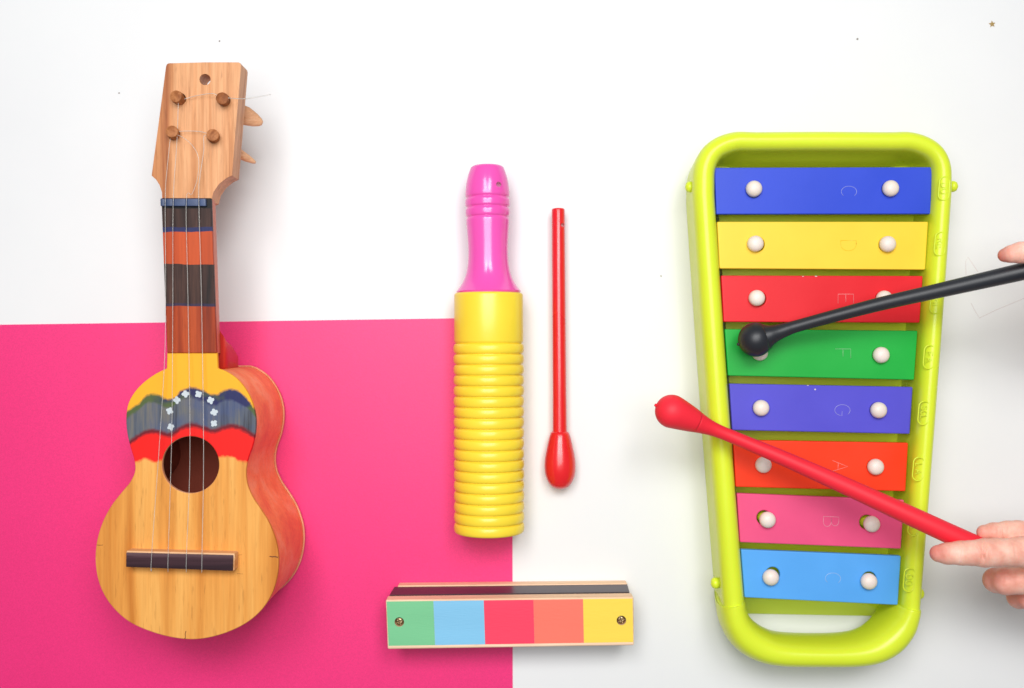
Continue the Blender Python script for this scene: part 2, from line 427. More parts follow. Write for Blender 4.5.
# fingerboard with its four painted bands
m, nt, b, base = wood('banded_fingerboard', lin(120,38,10), lin(158,56,16), lin(180,74,30), 'y', 1.0, 0.5, 0.05, 16, .9)
tc = N(nt, 'ShaderNodeTexCoord'); sx = N(nt, 'ShaderNodeSeparateXYZ'); L(nt, tc.outputs['Object'], sx.inputs[0])
wv = N(nt, 'ShaderNodeTexNoise', Scale=60.0, Detail=4.0); L(nt, tc.outputs['Object'], wv.inputs['Vector'])
g = N(nt, 'ShaderNodeTexNoise', Scale=200.0, Detail=5.0, Roughness=.7); L(nt, coords(nt, (1, .06, 1)), g.inputs['Vector'])
yy = math_(nt, 'ADD', sx.outputs['Y'], math_(nt, 'MULTIPLY', math_(nt, 'SUBTRACT', wv.outputs[0], .5), 0.003))
def band(y0, y1):
    ya, yb = P(0, y0, 65).y, P(0, y1, 65).y
    return math_(nt, 'MULTIPLY', math_(nt, 'LESS_THAN', yy, ya), math_(nt, 'GREATER_THAN', yy, yb))
dk = ramp(nt, g.outputs[0], [(.35, lin(24,12,10)), (.5, lin(54,32,27)), (.65, lin(78,50,40))])
out = mix(nt, band(230.5, 264.5), base, mix(nt, .5, base, lin(206,84,38)))
out = mix(nt, band(190, 231), out, dk)
out = mix(nt, band(264.5, 306), out, dk)
out = mix(nt, band(227, 231.5), out, lin(34,38,84))
out = mix(nt, band(303.5, 306.3), out, mix(nt, .5, lin(40,40,84), dk))
out = mix(nt, band(190, 208.5), out, lin(14,12,14))
L(nt, out, b.inputs['Base Color'])
q = [P(161.2, 198, 65), P(211.0, 198, 65), P(216.4, 353, 65), P(167, 353, 65)]
fb = from_bm('fingerboard', prism([(p.x, p.y) for p in q], 62.6, 65), m, uk, smooth=False); bevel(fb, .4*MM, 2)
# heel
M_HEEL = paint('red_stained_heel', lin(208,44,32), 0.4, 0.12, 0.1, 200)
bm = bmesh.new(); rings = []
for z, yt, hw in ((10, -7, 8), (16, -3, 9.6), (28, 0.5, 11), (44, 3, 12.6), (55, 8, 13)):
    c = P(192, 345, 63)
    rings.append([bm.verts.new((c.x + x*hw*MM, y, z*MM)) for x, y in ((-1, -.017), (-1, yt*MM-.004), (-.85, yt*MM-.0012), (-.6, yt*MM), (.6, yt*MM), (.85, yt*MM-.0012), (1, yt*MM-.004), (1, -.017))])
for a, bb in zip(rings, rings[1:]):
    for i in range(8): bm.faces.new((a[i], a[(i+1) % 8], bb[(i+1) % 8], bb[i]))
bm.faces.new(rings[0]); bm.faces.new(rings[-1][::-1])
from_bm('neck_heel', bm, M_HEEL, uk)

# headstock
M_HEAD = wood('headstock_wood', lin(162,92,50), lin(206,140,90), lin(224,164,116), 'y', 1.0, 0.5, 0.15, 17, 1.1)[0]
HZ = 63.0
hs_px = [(168.5,63.3),(205,62.3),(238.5,62.3),(240.3,63.2),(241,65.5),(236.5,120),(232,175.5),(226.5,178),(219,184),(213.5,192),(211.2,201),(205,203),(165,203),(162.8,200),(162,192.5),(159.5,185),(156,179.5),(151.6,175.6),(159,120),(166,66.5),(166.9,64.3)]
q = [P(x, y, HZ) for x, y in hs_px]
hs = from_bm('headstock', prism([(p.x, p.y) for p in q], 50.5, HZ), None, uk, smooth=False)
pegs = [(178.5, 98.5), (223, 100), (172.5, 134), (212.5, 137)]
cs = [cyl('c', P(205, 79.5, HZ), PX(5.6, HZ), 40, 70, 32), cyl('c', P(207.5, 81.5, HZ), PX(9.0, HZ), 40, 58.5, 32)]
for x, y in pegs: cs.append(cyl('c', P(x, y-.6, HZ+2), 3.0*MM, 40, 70, 24))
cut(hs, cs); bevel(hs, .9*MM, 3, 50); hs.data.materials.clear(); hs.data.materials.append(M_HEAD)
M_PEG = wood('peg_wood', lin(110,56,24), lin(150,88,46), lin(184,120,74), 'z', 1.0, 0.6, 0.0, 20, 1.0)[0]
M_PEGPALE = wood('peg_paddle_wood', lin(190,128,86), lin(216,160,118), lin(232,182,142), 'x', 1.0, 0.5, 0.1, 20, .8)[0]
tilts = [(-.1, .0), (.05, -.05), (.1, .05), (.15, .0)]
for k, ((x, y), (tx, ty)) in enumerate(zip(pegs, tilts)):
    base_p = P(x, y, HZ+3); base_p.z = HZ*MM
    top = base_p + Vector((tx*5*MM, ty*5*MM + .5*MM, 5.5*MM))
    bm = tube_bm([base_p - Vector((0, 0, 24*MM)), base_p - Vector((0, 0, 12*MM)), base_p, base_p.lerp(top, .7), top, top + (top-base_p)*.05],
                 [3.3*MM, 2.5*MM, 2.45*MM, 3.1*MM, 2.9*MM, 2.2*MM], 20)
    pg = from_bm('tuning_peg', bm, M_PEG, uk); pg.data.set_sharp_from_angle(angle=math.radians(50))
    # the flat paddle behind the headstock
    c0 = base_p - Vector((0, 0, 23*MM))
    ang = [math.radians(200), math.radians(-22), math.radians(160), math.radians(-28)][k]
    ln, wd = [(14, 6), (13.2, 4.8), (13, 5.5), (15.5, 2.7)][k]
    d = Vector((math.cos(ang), math.sin(ang), -.35)).normalized(); s = Vector((-math.sin(ang), math.cos(ang), 0)); u = d.cross(s)
    bm = bmesh.new(); rr = []
    for f, w_, h_ in ((-.35, .35, .3), (-.25, .75, .8), (.0, 1.0, 1), (.35, 1.0, .9), (.7, .72, .7), (.92, .42, .5), (1.0, .2, .25)):
        c = c0 + d*ln*f*MM
        rr.append([bm.verts.new(c + s*math.cos(a)*wd*w_*MM + u*math.sin(a)*2.6*h_*MM) for a in [2*math.pi*i/16 for i in range(16)]])
    for a, bb in zip(rr, rr[1:]):
        for i in range(16): bm.faces.new((a[i], a[(i+1) % 16], bb[(i+1) % 16], bb[i]))
    bm.faces.new(rr[0]); bm.faces.new(rr[-1][::-1])
    pd = from_bm('paddle', bm, M_PEGPALE, pg)
# nut
M_NUT = paint('blue_nut', lin(56,74,112), 0.4, 0.25, 0.2, 900)
q = [P(160.2, 198.5, 67), P(205.5, 198.5, 67), P(205.8, 206, 67), P(160.4, 206, 67)]
nut = from_bm('nut', prism([(p.x, p.y) for p in q], 64.9, 67), None, uk, smooth=False)
sx_nut = [165.2, 173.2, 186.2, 198.8]
cs = []
for x in sx_nut:
    p = P(x, 202, 67); w = .45*MM
    cs.append(from_bm('c', prism([(p.x-w, p.y-.01), (p.x+w, p.y-.01), (p.x+w, p.y+.01), (p.x-w, p.y+.01)], 66.3, 70), smooth=False))
cut(nut, cs); bevel(nut, .25*MM, 1); nut.data.materials.clear(); nut.data.materials.append(M_NUT)
# bridge: dark cap on pale wood
M_BRW = wood('bridge_wood', lin(212,150,100), lin(236,186,140), lin(246,206,168), 'x', 1.0, 0.5, .1)[0]
M_BRD = wood('bridge_dark_cap', lin(40,22,30), lin(70,44,52), lin(104,78,84), 'x', 1.0, 0.35, .35, 14, 1)[0]
q = [P(126, 550.8, 70), P(234.8, 553.5, 70), P(234.4, 571, 70), P(125.8, 566.5, 70)]
br = from_bm('bridge', prism([(p.x, p.y) for p in q], FZ-.5, FZ+6.0), M_BRW, uk, smooth=False); bevel(br, .6*MM, 2)
q = [P(126.2, 552.5, 70.8), P(233.2, 555.2, 70.8), P(232.8, 571, 70.8), P(126, 567, 70.8)]
cap = from_bm('saddle', prism([(p.x, p.y) for p in q], FZ+6.0, FZ+7.0), M_BRD, br, smooth=False); bevel(cap, .35*MM, 2)
# strings
m, nt, b = new_mat('nylon'); setin(b, Roughness=.3, IOR=1.4, Transmission_Weight=.6); b.inputs['Base Color'].default_value = (.8, .78, .74, 1)
M_NYLON = m
sx_br = [151.8, 168.2, 186.5, 202.0]
mids = [[(165.6, 300, 66.4), (163.6, 380, 67.5)], [(172.8, 300, 67), (171.8, 430, 69)], [(188, 300, 67), (190, 450, 69.5)], [(201.5, 300, 67), (203.6, 450, 69)]]
ends = [[(170.5, 137, 66.5), (167, 170, 66.5)], [(178.5, 96, 67.5), (177.0, 140, 67)], [(172, 133, 67), (182, 137, 67.5), (192, 145, 68.5), (199, 158, 69), (201, 175, 68)], [(212, 137, 66), (204, 136, 67.8), (203.8, 150, 68), (199.5, 180, 67.5)]]
for k in range(4):
    if k == 2: pts = [(186.2, 202, 67.0)]; pre = []
    pre = ends[k]
    xn = sx_nut[k]
    if k == 2:   # the loose one curls over to the third slot's string
        pre = [(186.8, 150, 66), (186.4, 180, 66.6)]; pre = [(172, 133, 67.5), (182, 137, 68), (192, 145, 69), (198.5, 158, 69), (197.5, 178, 68.2), (192, 194, 67.4)]
    seq = pre + [(xn, 202, 67.0)] + mids[k] + [(sx_br[k], 552.5 + k*.5, 71.4), (sx_br[k]-.2, 569 + k*.4, 71.3), (sx_br[k]-.2, 571.5+k*.4, 69), (sx_br[k], 569, 65)]
    pts = smooth_line([P(*p) for p in seq], 5)
    rad = .13*MM if k != 3 else .15*MM
    from_bm('string', tube_bm(pts, rad, 8), M_NYLON, uk)
# loose string ends tied round the pegs
for seq, rad in (([(223, 97, 66), (234, 98.5, 70), (247, 98.6, 72), (258, 96.8, 72), (270.5, 94.6, 71)], .2),
                 ([(223, 103, 66), (215, 94, 66.5), (200, 95, 65.5), (186, 98.5, 65), (180, 101, 66)], .16),
                 ([(173, 132, 66.5), (186, 131, 65.6), (200, 131.5, 65), (209, 134, 66)], .16)):
    from_bm('string_end', tube_bm(smooth_line([P(*p) for p in seq], 6), rad*MM, 8), M_NYLON, uk)
adopt(uk)

# ------------------------------------------------------------------ ribbed scraper (guiro)
M_YEL = paint('yellow_lacquer', lin(250,218,58), 0.36, 0.05, 0.12, 250, coat=.05)
M_PNK = paint('pink_lacquer', lin(238,84,178), 0.22, 0.04, 0.06, 250, coat=.5)
GZ = 18.6
gu = empty('guiro', P(489, 420, 0), 'ribbed yellow cylinder scraper with turned pink handle, beside the red stick', 'guiro')
A, B = P(488.6, 293.2, GZ), P(489.2, 532.2, GZ); Lg = (B-A).length/MM
prof = [(0, 0.01), (0, 17.4), (.5, 18.0), (1.2, 18.25)]
t0 = (343.3-293.2)/(532.2-293.2)*Lg
prof += [(t0*.5, 18.3), (t0-1.4, 18.35), (t0-.6, 18.1), (t0-.1, 17.6)]
nr = 18; pitch = (Lg-t0)/nr
for i in range(nr):
    for k in range(0, 9):
        a = math.pi*k/8; tt = t0 + pitch*(i + .5 - .5*math.cos(a)*.94)
        prof.append((tt, 17.35 + 1.35*math.sin(a)**.75))
prof = [p for p in prof if p[0] <= Lg-.3]
prof += [(Lg-.1, 17.2), (Lg, 16.6), (Lg, 0.01)]
from_bm('ribbed_body', lathe_bm(A, B, prof, 96), M_YEL, gu).data.set_sharp_from_angle(angle=math.radians(60))
A = P(487.2, 165.8, GZ); B = P(488.6, 293.2, GZ); s = 531.4*MM   # px along the handle -> mm
HP = [(0, .01), (0, 8.0), (.5, 14.5), (2, 16.6), (8, 18.8), (16, 20.9), (24, 22.0), (29, 22.3), (31, 21.9), (32.2, 20.9), (33.2, 21.6), (35, 22.4), (38, 22.5), (40.5, 22.2), (42, 21.0), (43, 21.6), (45, 22.3), (48, 22.3), (50.5, 21.8), (51.8, 20.7), (53, 21.3), (56, 21.7), (65, 21.0), (80, 20.1), (92, 20.2), (102, 21.2), (110, 23.2), (117, 26.3), (122, 29.6), (125.5, 32.4), (126.8, 32.7), (127.3, 31.5), (127.4, .01)]
hp2 = smooth_line([(a, r_, 0) for a, r_ in HP[3:-3]], 4)
HPs = HP[:3] + [(p.x, p.y) for p in hp2] + HP[-2:]
h = from_bm('handle', lathe_bm(A, B, [(a*s*1.0, r_*s) for a, r_ in HPs], 72), None, gu)
p = P(498.6, 182.5, 34)
c = cyl('c', (p.x, p.y), 1.35*MM, 21, 60, 20); cut(h, [c])
h.data.materials.clear(); h.data.materials.append(M_PNK); h.data.shade_smooth(); h.data.set_sharp_from_angle(angle=math.radians(60))
adopt(gu)

# red stick
M_RED = paint('red_lacquer', lin(226,26,34), 0.28, 0.05, 0.06, 250, coat=.4)
st = empty('scraper_stick', P(560, 350, 0), 'thin red wooden stick with a teardrop knob, lying beside the ribbed yellow cylinder', 'stick')
A, B = P(558.2, 208.5, 8.2), P(560.2, 489, 8.4); tot = (B-A).length/MM; f = tot/280.5
rod = [(0, .01), (0, 2.8), (.3, 3.35), (1, 3.55), (100, 3.7), (222*f, 3.85), (224*f, 3.9)]
knob = [(223*f, .01), (223*f, 4.1), (224.5*f, 5.0), (230*f, 6.0), (238*f, 7.0), (248*f, 8.1), (257*f, 8.5), (265*f, 8.2), (272*f, 7.0), (277*f, 5.2), (279.6*f, 3.0), (280.5*f, 1.4), (280.6*f, .01)]
r_ = from_bm('rod', lathe_bm(A, B, rod, 40), None, st)
p = P(562.6, 225, 11); cut(r_, [cyl('c', (p.x, p.y), 1.0*MM, 6.5, 30, 16)])
r_.data.materials.clear(); r_.data.materials.append(M_RED); r_.data.shade_smooth(); r_.data.set_sharp_from_angle(angle=math.radians(60))
kn = smooth_line([(a, b_, 0) for a, b_ in knob[1:-1]], 4)
from_bm('knob', lathe_bm(A, B, [(p.x, p.y) for p in kn], 48), M_RED, st)
adopt(st)

# ------------------------------------------------------------------ harmonica
ha = empty('wooden_harmonica', P(510, 610, 0), 'wooden toy harmonica with green, blue, red, coral and yellow squares, across the card edge', 'harmonica')
T = 28.0
M_RAW = wood('raw_beech', lin(222,178,142), lin(240,202,168), lin(248,218,188), 'x', 1.0, 0.6, 0.0, 18, .5)[0]
ft = [P(385.6, 600, T), P(633.6, 597.0, T), P(634.2, 645.6, T), P(387.6, 649.4, T)]
fx = [(p.x, p.y) for p in ft]
fxt = [(fx[0][0], fx[0][1]), (fx[1][0], fx[1][1]), fx[2], fx[3]]
fp = from_bm('front_plate', prism(fxt, T-8.8, T), None, ha, smooth=False)
scr_px = [(399.3, 622.0), (621.4, 620.4)]
cut(fp, [cyl('c', P(x, y, T), 2.5*MM, T-2.6, T+5, 28) for x, y in scr_px]); bevel(fp, .8*MM, 3, 50)
fp.data.materials.clear(); fp.data.materials.append(M_RAW)
# painted squares: thin coats on the plate
segs = [385.9, 433.6, 484.0, 533.7, 583.2, 633.8]
cols = [('green', lin(118,196,142)), ('light_blue', lin(128,192,228)), ('red', lin(246,58,92)), ('coral', lin(250,116,96)), ('yellow', lin(244,212,74))]
for i, (nm, c) in enumerate(cols):
    M = paint(nm + '_square_paint', c, 0.55, 0.05, 0.25, 260, aniso=(.25, 2.2, 1), scratch=0.0)
    def ey(f, top): # along the plate
        a, b_ = (ft[0], ft[1]) if top else (ft[3], ft[2]); return a.lerp(b_, f)
    f0 = (segs[i]-segs[0])/(segs[-1]-segs[0]); f1 = (segs[i+1]-segs[0])/(segs[-1]-segs[0])
    f0 = max(f0, .004) + .0002; f1 = min(f1, .996) - .0002
    q = [ey(f0, 1), ey(f1, 1), ey(f1, 0), ey(f0, 0)]
    d = Vector((0, -.8*MM, 0)); u = Vector((0, 1.9*MM, 0))
    q = [q[0]+d, q[1]+d, q[2]+u, q[3]+u]
    sq = from_bm('painted_square', prism([(p.x, p.y) for p in q], T-.25, T+.12), None, fp, smooth=False)
    sq['label'] = nm.replace('_', ' ') + ' painted square'
    if i in (0, 4):
        x, y = scr_px[0 if i == 0 else 1]
        cut(sq, [cyl('c', P(x, y, T), 2.5*MM, T-5, T+5, 28)])
    sq.data.materials.clear(); sq.data.materials.append(M)
# comb with slots, metal reed strip, back plate
bx = [P(389, 592.5, 19.2), P(632.6, 589.2, 19.2), P(633.4, 640, 19.2), P(391, 643, 19.2)]
def inset(q, t_, l, r, b_): return [(q[0].x+l, q[0].y-t_), (q[1].x-r, q[1].y-t_), (q[2].x-r, q[2].y+b_), (q[3].x+l, q[3].y+b_)]
top = [Vector((fx[0][0]+.3*MM, fx[0][1]-0*MM, 0)), Vector((fx[1][0]-.3*MM, fx[1][1], 0)), Vector((fx[2][0]-.3*MM, fx[2][1], 0)), Vector((fx[3][0]+.3*MM, fx[3][1], 0))]
M_DARKIN = paint('dark_comb', lin(92,36,28), .7)
cb = from_bm('comb', prism(inset(top, 1.4*MM, 2.0*MM, .8*MM, 1*MM), 5.6, T-8.85), M_DARKIN, ha, smooth=False)
m, nt, b = new_mat('tin'); setin(b, Metallic=1.0, Roughness=.34); b.inputs['Base Color'].default_value = (.13, .12, .135, 1)
nz = N(nt, 'ShaderNodeTexNoise', Scale=60.0, Detail=3.0); L(nt, coords(nt), nz.inputs['Vector']); bump(nt, b, nz.outputs[0], .12, .0006)
bm = bmesh.new(); vv = []
for z, dy in ((7.6, 1.9), (T-10.2, .15)):
    for yo in (0, -1.0):
        k_ = (T-10.2-z)/18.0
        vv.append(bm.verts.new((top[0].x + (.5+2.6*k_)*MM, top[0].y+(dy+yo)*MM, z*MM))); vv.append(bm.verts.new((top[1].x-.7*MM, top[1].y+(dy+yo)*MM - .3*MM*k_, z*MM)))
for f in ((0,1,5,4),(2,3,7,6),(0,1,3,2),(4,5,7,6),(0,2,6,4),(1,3,7,5)): bm.faces.new([vv[i] for i in f])
rp = from_bm('reed_strip', bm, m, ha, smooth=False)
bq = [(top[0].x+3.6*MM, top[0].y+2.6*MM), (top[1].x-.6*MM, top[1].y+2.3*MM), (top[2].x-.6*MM, top[2].y+1*MM), (top[3].x+2.6*MM, top[3].y+1*MM)]
bp = from_bm('back_plate', prism(bq, 0.5, 7.5), M_RAW, ha, smooth=False); bevel(bp, .7*MM, 2, 50)
m, nt, b = new_mat('brass_screw'); setin(b, Metallic=1.0, Roughness=.4); b.inputs['Base Color'].default_value = (.42, .30, .17, 1); M_BRASS = m
for x, y in scr_px:
    p = P(x, y, T)
    bm = bmesh.new(); rr = []
    prof = [(2.25, -2.4), (2.25, -1.4), (2.0, -.8), (1.2, -.45), (.3, -.35)]
    for r__, z in prof: rr.append([bm.verts.new((p.x + r__*MM*math.cos(2*math.pi*k/24), p.y + r__*MM*math.sin(2*math.pi*k/24), (T+z)*MM)) for k in range(24)])
    for a, bb in zip(rr, rr[1:]):
        for i in range(24): bm.faces.new((a[i], a[(i+1) % 24], bb[(i+1) % 24], bb[i]))
    bm.faces.new(rr[0]); bm.faces.new(rr[-1])
    sc_ = from_bm('screw', bm, None, fp)
    cs = []
    for ang in (.5, .5+math.pi/2):
        dx, dy = math.cos(ang)*1.5*MM, math.sin(ang)*1.5*MM; nx, ny = -math.sin(ang)*.3*MM, math.cos(ang)*.3*MM
        cs.append(from_bm('c', prism([(p.x-dx-nx, p.y-dy-ny), (p.x+dx-nx, p.y+dy-ny), (p.x+dx+nx, p.y+dy+ny), (p.x-dx+nx, p.y-dy+ny)], T-1.7, T+3 + ang*.01), smooth=False))
    cut(sc_, cs); sc_.data.materials.clear(); sc_.data.materials.append(M_BRASS)
adopt(ha)

# ------------------------------------------------------------------ xylophone
M_LIME = paint('lime_plastic', lin(218,234,52), 0.30, 0.03, 0.06, 200, spec=.4, coat=.0, sss=.15)
xy = empty('xylophone', P(822, 400, 0), 'toy xylophone with eight coloured bars in a lime green plastic frame', 'xylophone')
TZ = 40.0
def sweep(path, prof_fn, name, mt, parent, n=10):
    pts = smooth_line([(p[0], p[1], 0) for p in path], n)
    # carry extra parameters along by the same spline
    extra = smooth_line([(p[2], p[3], 0) for p in path], n)
    bm = bmesh.new(); rings = []
    for i, p in enumerate(pts):
        t_ = (pts[min(i+1, len(pts)-1)] - pts[max(i-1, 0)]).normalized()
        out_ = Vector((-t_.y, t_.x, 0))
        rings.append([bm.verts.new(p + out_*u*MM + Vector((0, 0, z*MM))) for u, z in prof_fn(extra[i].x, extra[i].y)])
    for a, bb in zip(rings, rings[1:]):
        for i in range(len(a)): bm.faces.new((a[i], a[(i+1) % len(a)], bb[(i+1) % len(a)], bb[i]))
    bm.faces.new(rings[0][::-1]); bm.faces.new(rings[-1])
    return from_bm(name, bm, mt, parent)
def rail_prof(w, slope):
    h = TZ; r = 8.0; pts = [(w/2-2.6, 0), (w/2-1.5, 12), (w/2-.5, h-r-8), (w/2-.05, h-r)]
    for k in range(1, 12):
        a = math.pi*k/12; pts.append((w/2*math.cos(a), h-r + r*math.sin(a)**.85))
    pts += [(-w/2, h-r), (-w/2-.15-slope*.35, h-r-5), (-w/2-.3-slope*.8, 18), (-w/2-.3-slope, 8), (-w/2-.3-slope, 0)]
    return pts
path = [(735.3,610),(733.5,590),(724,470),(714.5,340),(706,215),(704.8,186),(706.5,165),(716,149.5),(735,141.4),(760,141),(824,140.6),(888,141),(913.5,141.4),(933,149.5),(942.8,164),(944,186),(942.4,215),(933.5,340),(923.6,470),(914,590),(912.3,612)]
W = [11.3]*6 + [11.0, 10.8, 10.8, 10.5, 10.5, 10.5, 10.6, 10.2, 9.6] + [9.6]*6
S = [0]*6 + [0, .2, 3.5, 6.5, 7, 6.5, 3.5, 0, 0] + [0]*6
# height-aware pixel -> metres at the crest
pp = [(*P(x, y, TZ-3).xy, w, s_) for (x, y), w, s_ in zip(path, W, S)]
frame = sweep(pp, rail_prof, 'frame', M_LIME, xy, 10)
frame.data.set_sharp_from_angle(angle=math.radians(40))
# the carrying handle: a fatter rounded tube sleeved over the rail ends
def hand_prof(w, k):
    r = w/2; zc = 25.2; hh = 16.0; out_ = []
    for i in range(28):
        a = 2*math.pi*i/28; c_, s_ = math.cos(a), math.sin(a)
        e = .85 if s_ > 0 else .85 - .55*k; ht = hh if s_ > 0 else hh + (zc - hh - .1)*k
        z_ = zc + ht*math.copysign(abs(s_)**.85, s_)
        out_.append((r*math.copysign(abs(c_)**e, c_) * (1 - .42*k*max(0, (zc - z_)/zc)), z_))
    return out_
hpath = [(734,604.5),(734.3,606),(735.3,614),(739,626),(748,639),(763,649),(784,654.8),(822,656.2),(856,655.4),(877,651),(893,641.5),(904,629),(909.3,617),(911.2,610.5),(911.6,608.5)]
HW = [12.8, 14.0, 14.4, 15.4, 16.6, 16.4, 15.0, 14.2, 14.8, 16.2, 17.0, 15.8, 13.8, 12.8, 11.4]
HK = [1, 1, .9, .5, .15, 0, 0, 0, 0, 0, .15, .5, .9, 1, 1]
pp = [(*P(x, y, TZ-4).xy, w, k_) for (x, y), w, k_ in zip(hpath, HW, HK)]
hd = sweep(pp, hand_prof, 'carrying_handle', M_LIME, xy, 8)
hd.data.set_sharp_from_angle(angle=math.radians(40))
# floor tray below the bars
q = [P(716, 146, 16), P(930, 146, 16), P(901, 603, 16), P(744, 600, 16)]
bm = prism([(p.x, p.y) for p in q], 7, 12.5)
fr = [v_ for v_ in bm.verts if v_.co.y < -.1]
fe = [e for e in bm.edges if all(v_ in fr for v_ in e.verts)]
ff = [f for f in bm.faces if all(v_ in fr for v_ in f.verts)]
ex = bmesh.ops.extrude_face_region(bm, geom=ff)
for v_ in [g for g in ex['geom'] if isinstance(g, bmesh.types.BMVert)]: v_.co.y -= 11*MM; v_.co.z = max(.3*MM, v_.co.z - 11*MM)  # added sloping ledge; its lime stands in for olive shade by the handle
from_bm('tray', bm, M_LIME, xy, smooth=False)
bars = [
 ('blue', lin(42,72,204), [(714.3,167.6),(932.5,167),(931,214),(716.2,214.3)], 'C', 849, (754.2,188.6), (891,188.2)),
 ('yellow', lin(246,206,58), [(717,221.6),(928.5,221.6),(925.5,269.8),(719.5,268.6)], 'D', 848.5, (755.6,243.6), (888,244)),
 ('red', lin(224,26,38), [(721,275.4),(923.2,275.8),(920,322.8),(723.5,322)], 'E', 845.8, (757,298), (884.6,298.6)),
 ('green', lin(26,170,62), [(724.6,329),(918,330.6),(914.4,380),(728,375.8)], 'F', 843, (760,352.6), (881.5,355)),
 ('violet', lin(84,78,200), [(729.2,383.6),(913,387),(910,434),(732.2,430.2)], 'G', 842.5, (761.3,408), (879,410.2)),
 ('orange', lin(246,58,18), [(733,439.8),(908.5,442.8),(905.8,491.4),(735.8,487)], 'A', 840, (763.6,465), (876,467)),
 ('pink', lin(232,82,130), [(736.8,493.2),(904.4,500),(901.2,549),(740,542.4)], 'B', 831, (767.8,520), (872,524.2)),
 ('light blue', lin(86,164,236), [(740.8,549.4),(901.2,556),(898,605.2),(744.6,597.6)], 'C', 833, (771,577.6), (869.2,581.6)),
]
hole_off = {(0,0): (.3,-.5), (1,0): (1.5,-.2), (2,0): (1.5,-.3), (6,0): (-1.4,.8), (7,0): (1.5,1.2), (6,1): (-1.9,.6), (7,1): (.8,.8), (5,0): (.8,0)}
M_PEGW = paint('ivory_peg', lin(236,222,212), 0.45, 0.06, 0.2, 400, sss=.1)
M_CHIP = paint('bare_chip', lin(226,214,210), .6)
BZ = 33.0
for i, (nm, c, quad, letter, lx, p0, p1) in enumerate(bars):
    M = paint(nm.replace(' ', '_') + '_bar_enamel', c, 0.42, 0.04, 0.10, 300, coat=.0, spec=.3, scratch=.04)
    q = [P(x, y, BZ) for x, y in quad]
    bar = from_bm('bar', prism([(p.x, p.y) for p in q], BZ-3.2, BZ), None, xy, smooth=False)
    bar['label'] = nm + ' bar'
    cs = []
    for j, pp_ in enumerate((p0, p1)):
        a = P(*pp_, BZ+2.2); ox, oy = hole_off.get((i, j), (0, 0))
        cs.append(cyl('c', (a.x+ox*MM, a.y+oy*MM), 3.7*MM, BZ-8, BZ+5, 28))
    cut(bar, cs); bevel(bar, .7*MM, 4, 50)
    bar.data.materials.clear(); bar.data.materials.append(M)
    # letter pressed in the bar, turned a quarter clockwise
    bm = bmesh.new(); cy = (quad[1][1]+quad[2][1]+quad[0][1]+quad[3][1])/4 + (.5 if i < 4 else 1.0)
    lc = P(lx, cy, BZ)
    for ln_ in text_lines(letter, lc, 8.0*MM, math.pi/2 + (.0 if i < 4 else .04)): ribbon(bm, ln_, .30*MM, BZ, 0.10)
    lite = tuple(min(1, x*.62+.23) for x in c[:3]) + (1,)  # lighter line colour paints the highlights along the pressed letter's edges
    ML = paint(nm.replace(' ', '_') + '_letter', lite if nm != 'yellow' else lin(228,186,24), .3, .04, .05, 300)
    from_bm('note_letter', bm, ML, bar)
    for j, pp_ in enumerate((p0, p1)):
        a = P(*pp_, BZ+2.2)
        prof = [(22, 2.2), (BZ+.2, 2.2), (BZ+.4, 3.9), (BZ+1.2, 4.2), (BZ+2.6, 4.1), (BZ+3.8, 3.5), (BZ+4.6, 2.4), (BZ+5.0, 1.3), (BZ+5.1, .2)]
        bm = bmesh.new(); rr = [[bm.verts.new((a.x+r__*MM*math.cos(2*math.pi*k/28), a.y+r__*MM*math.sin(2*math.pi*k/28), z*MM)) for k in range(28)] for z, r__ in prof]
        for A_, B_ in zip(rr, rr[1:]):
            for k in range(28): bm.faces.new((A_[k], A_[(k+1) % 28], B_[(k+1) % 28], B_[k]))
        bm.faces.new(rr[0][::-1]); bm.faces.new(rr[-1])
        from_bm('peg', bm, M_PEGW, xy)
        from_bm('peg_post', prism([(a.x+2.9*MM*math.cos(math.pi*k/10), a.y+2.9*MM*math.sin(math.pi*k/10)) for k in range(20)], 12.4, 29.7), M_LIME, xy)
    if i in (2, 4):
        bm = bmesh.new(); bm.from_mesh(bar.data); n0 = len(bm.faces)
        spots = [(803,276.3,1.2,.35),(816,276.2,1.6,.4)] if i == 2 else [(815,389.5,1.0,.8),(808,385.4,1.4,.35)]
        for (cx, cy, rx, ry) in spots:
            vs = [P(cx+rx*math.cos(k)*random.uniform(.6, 1.1), cy+ry*math.sin(k)*random.uniform(.6, 1.1), BZ+.06) for k in [2*math.pi*j/9 for j in range(9)]]
            bm.faces.new([bm.verts.new(v_) for v_ in vs[::-1]])
        bm.faces.ensure_lookup_table()
        for f in bm.faces[n0:]: f.material_index = 1
        bm.to_mesh(bar.data); bm.free(); bar.data.materials.append(M_CHIP)
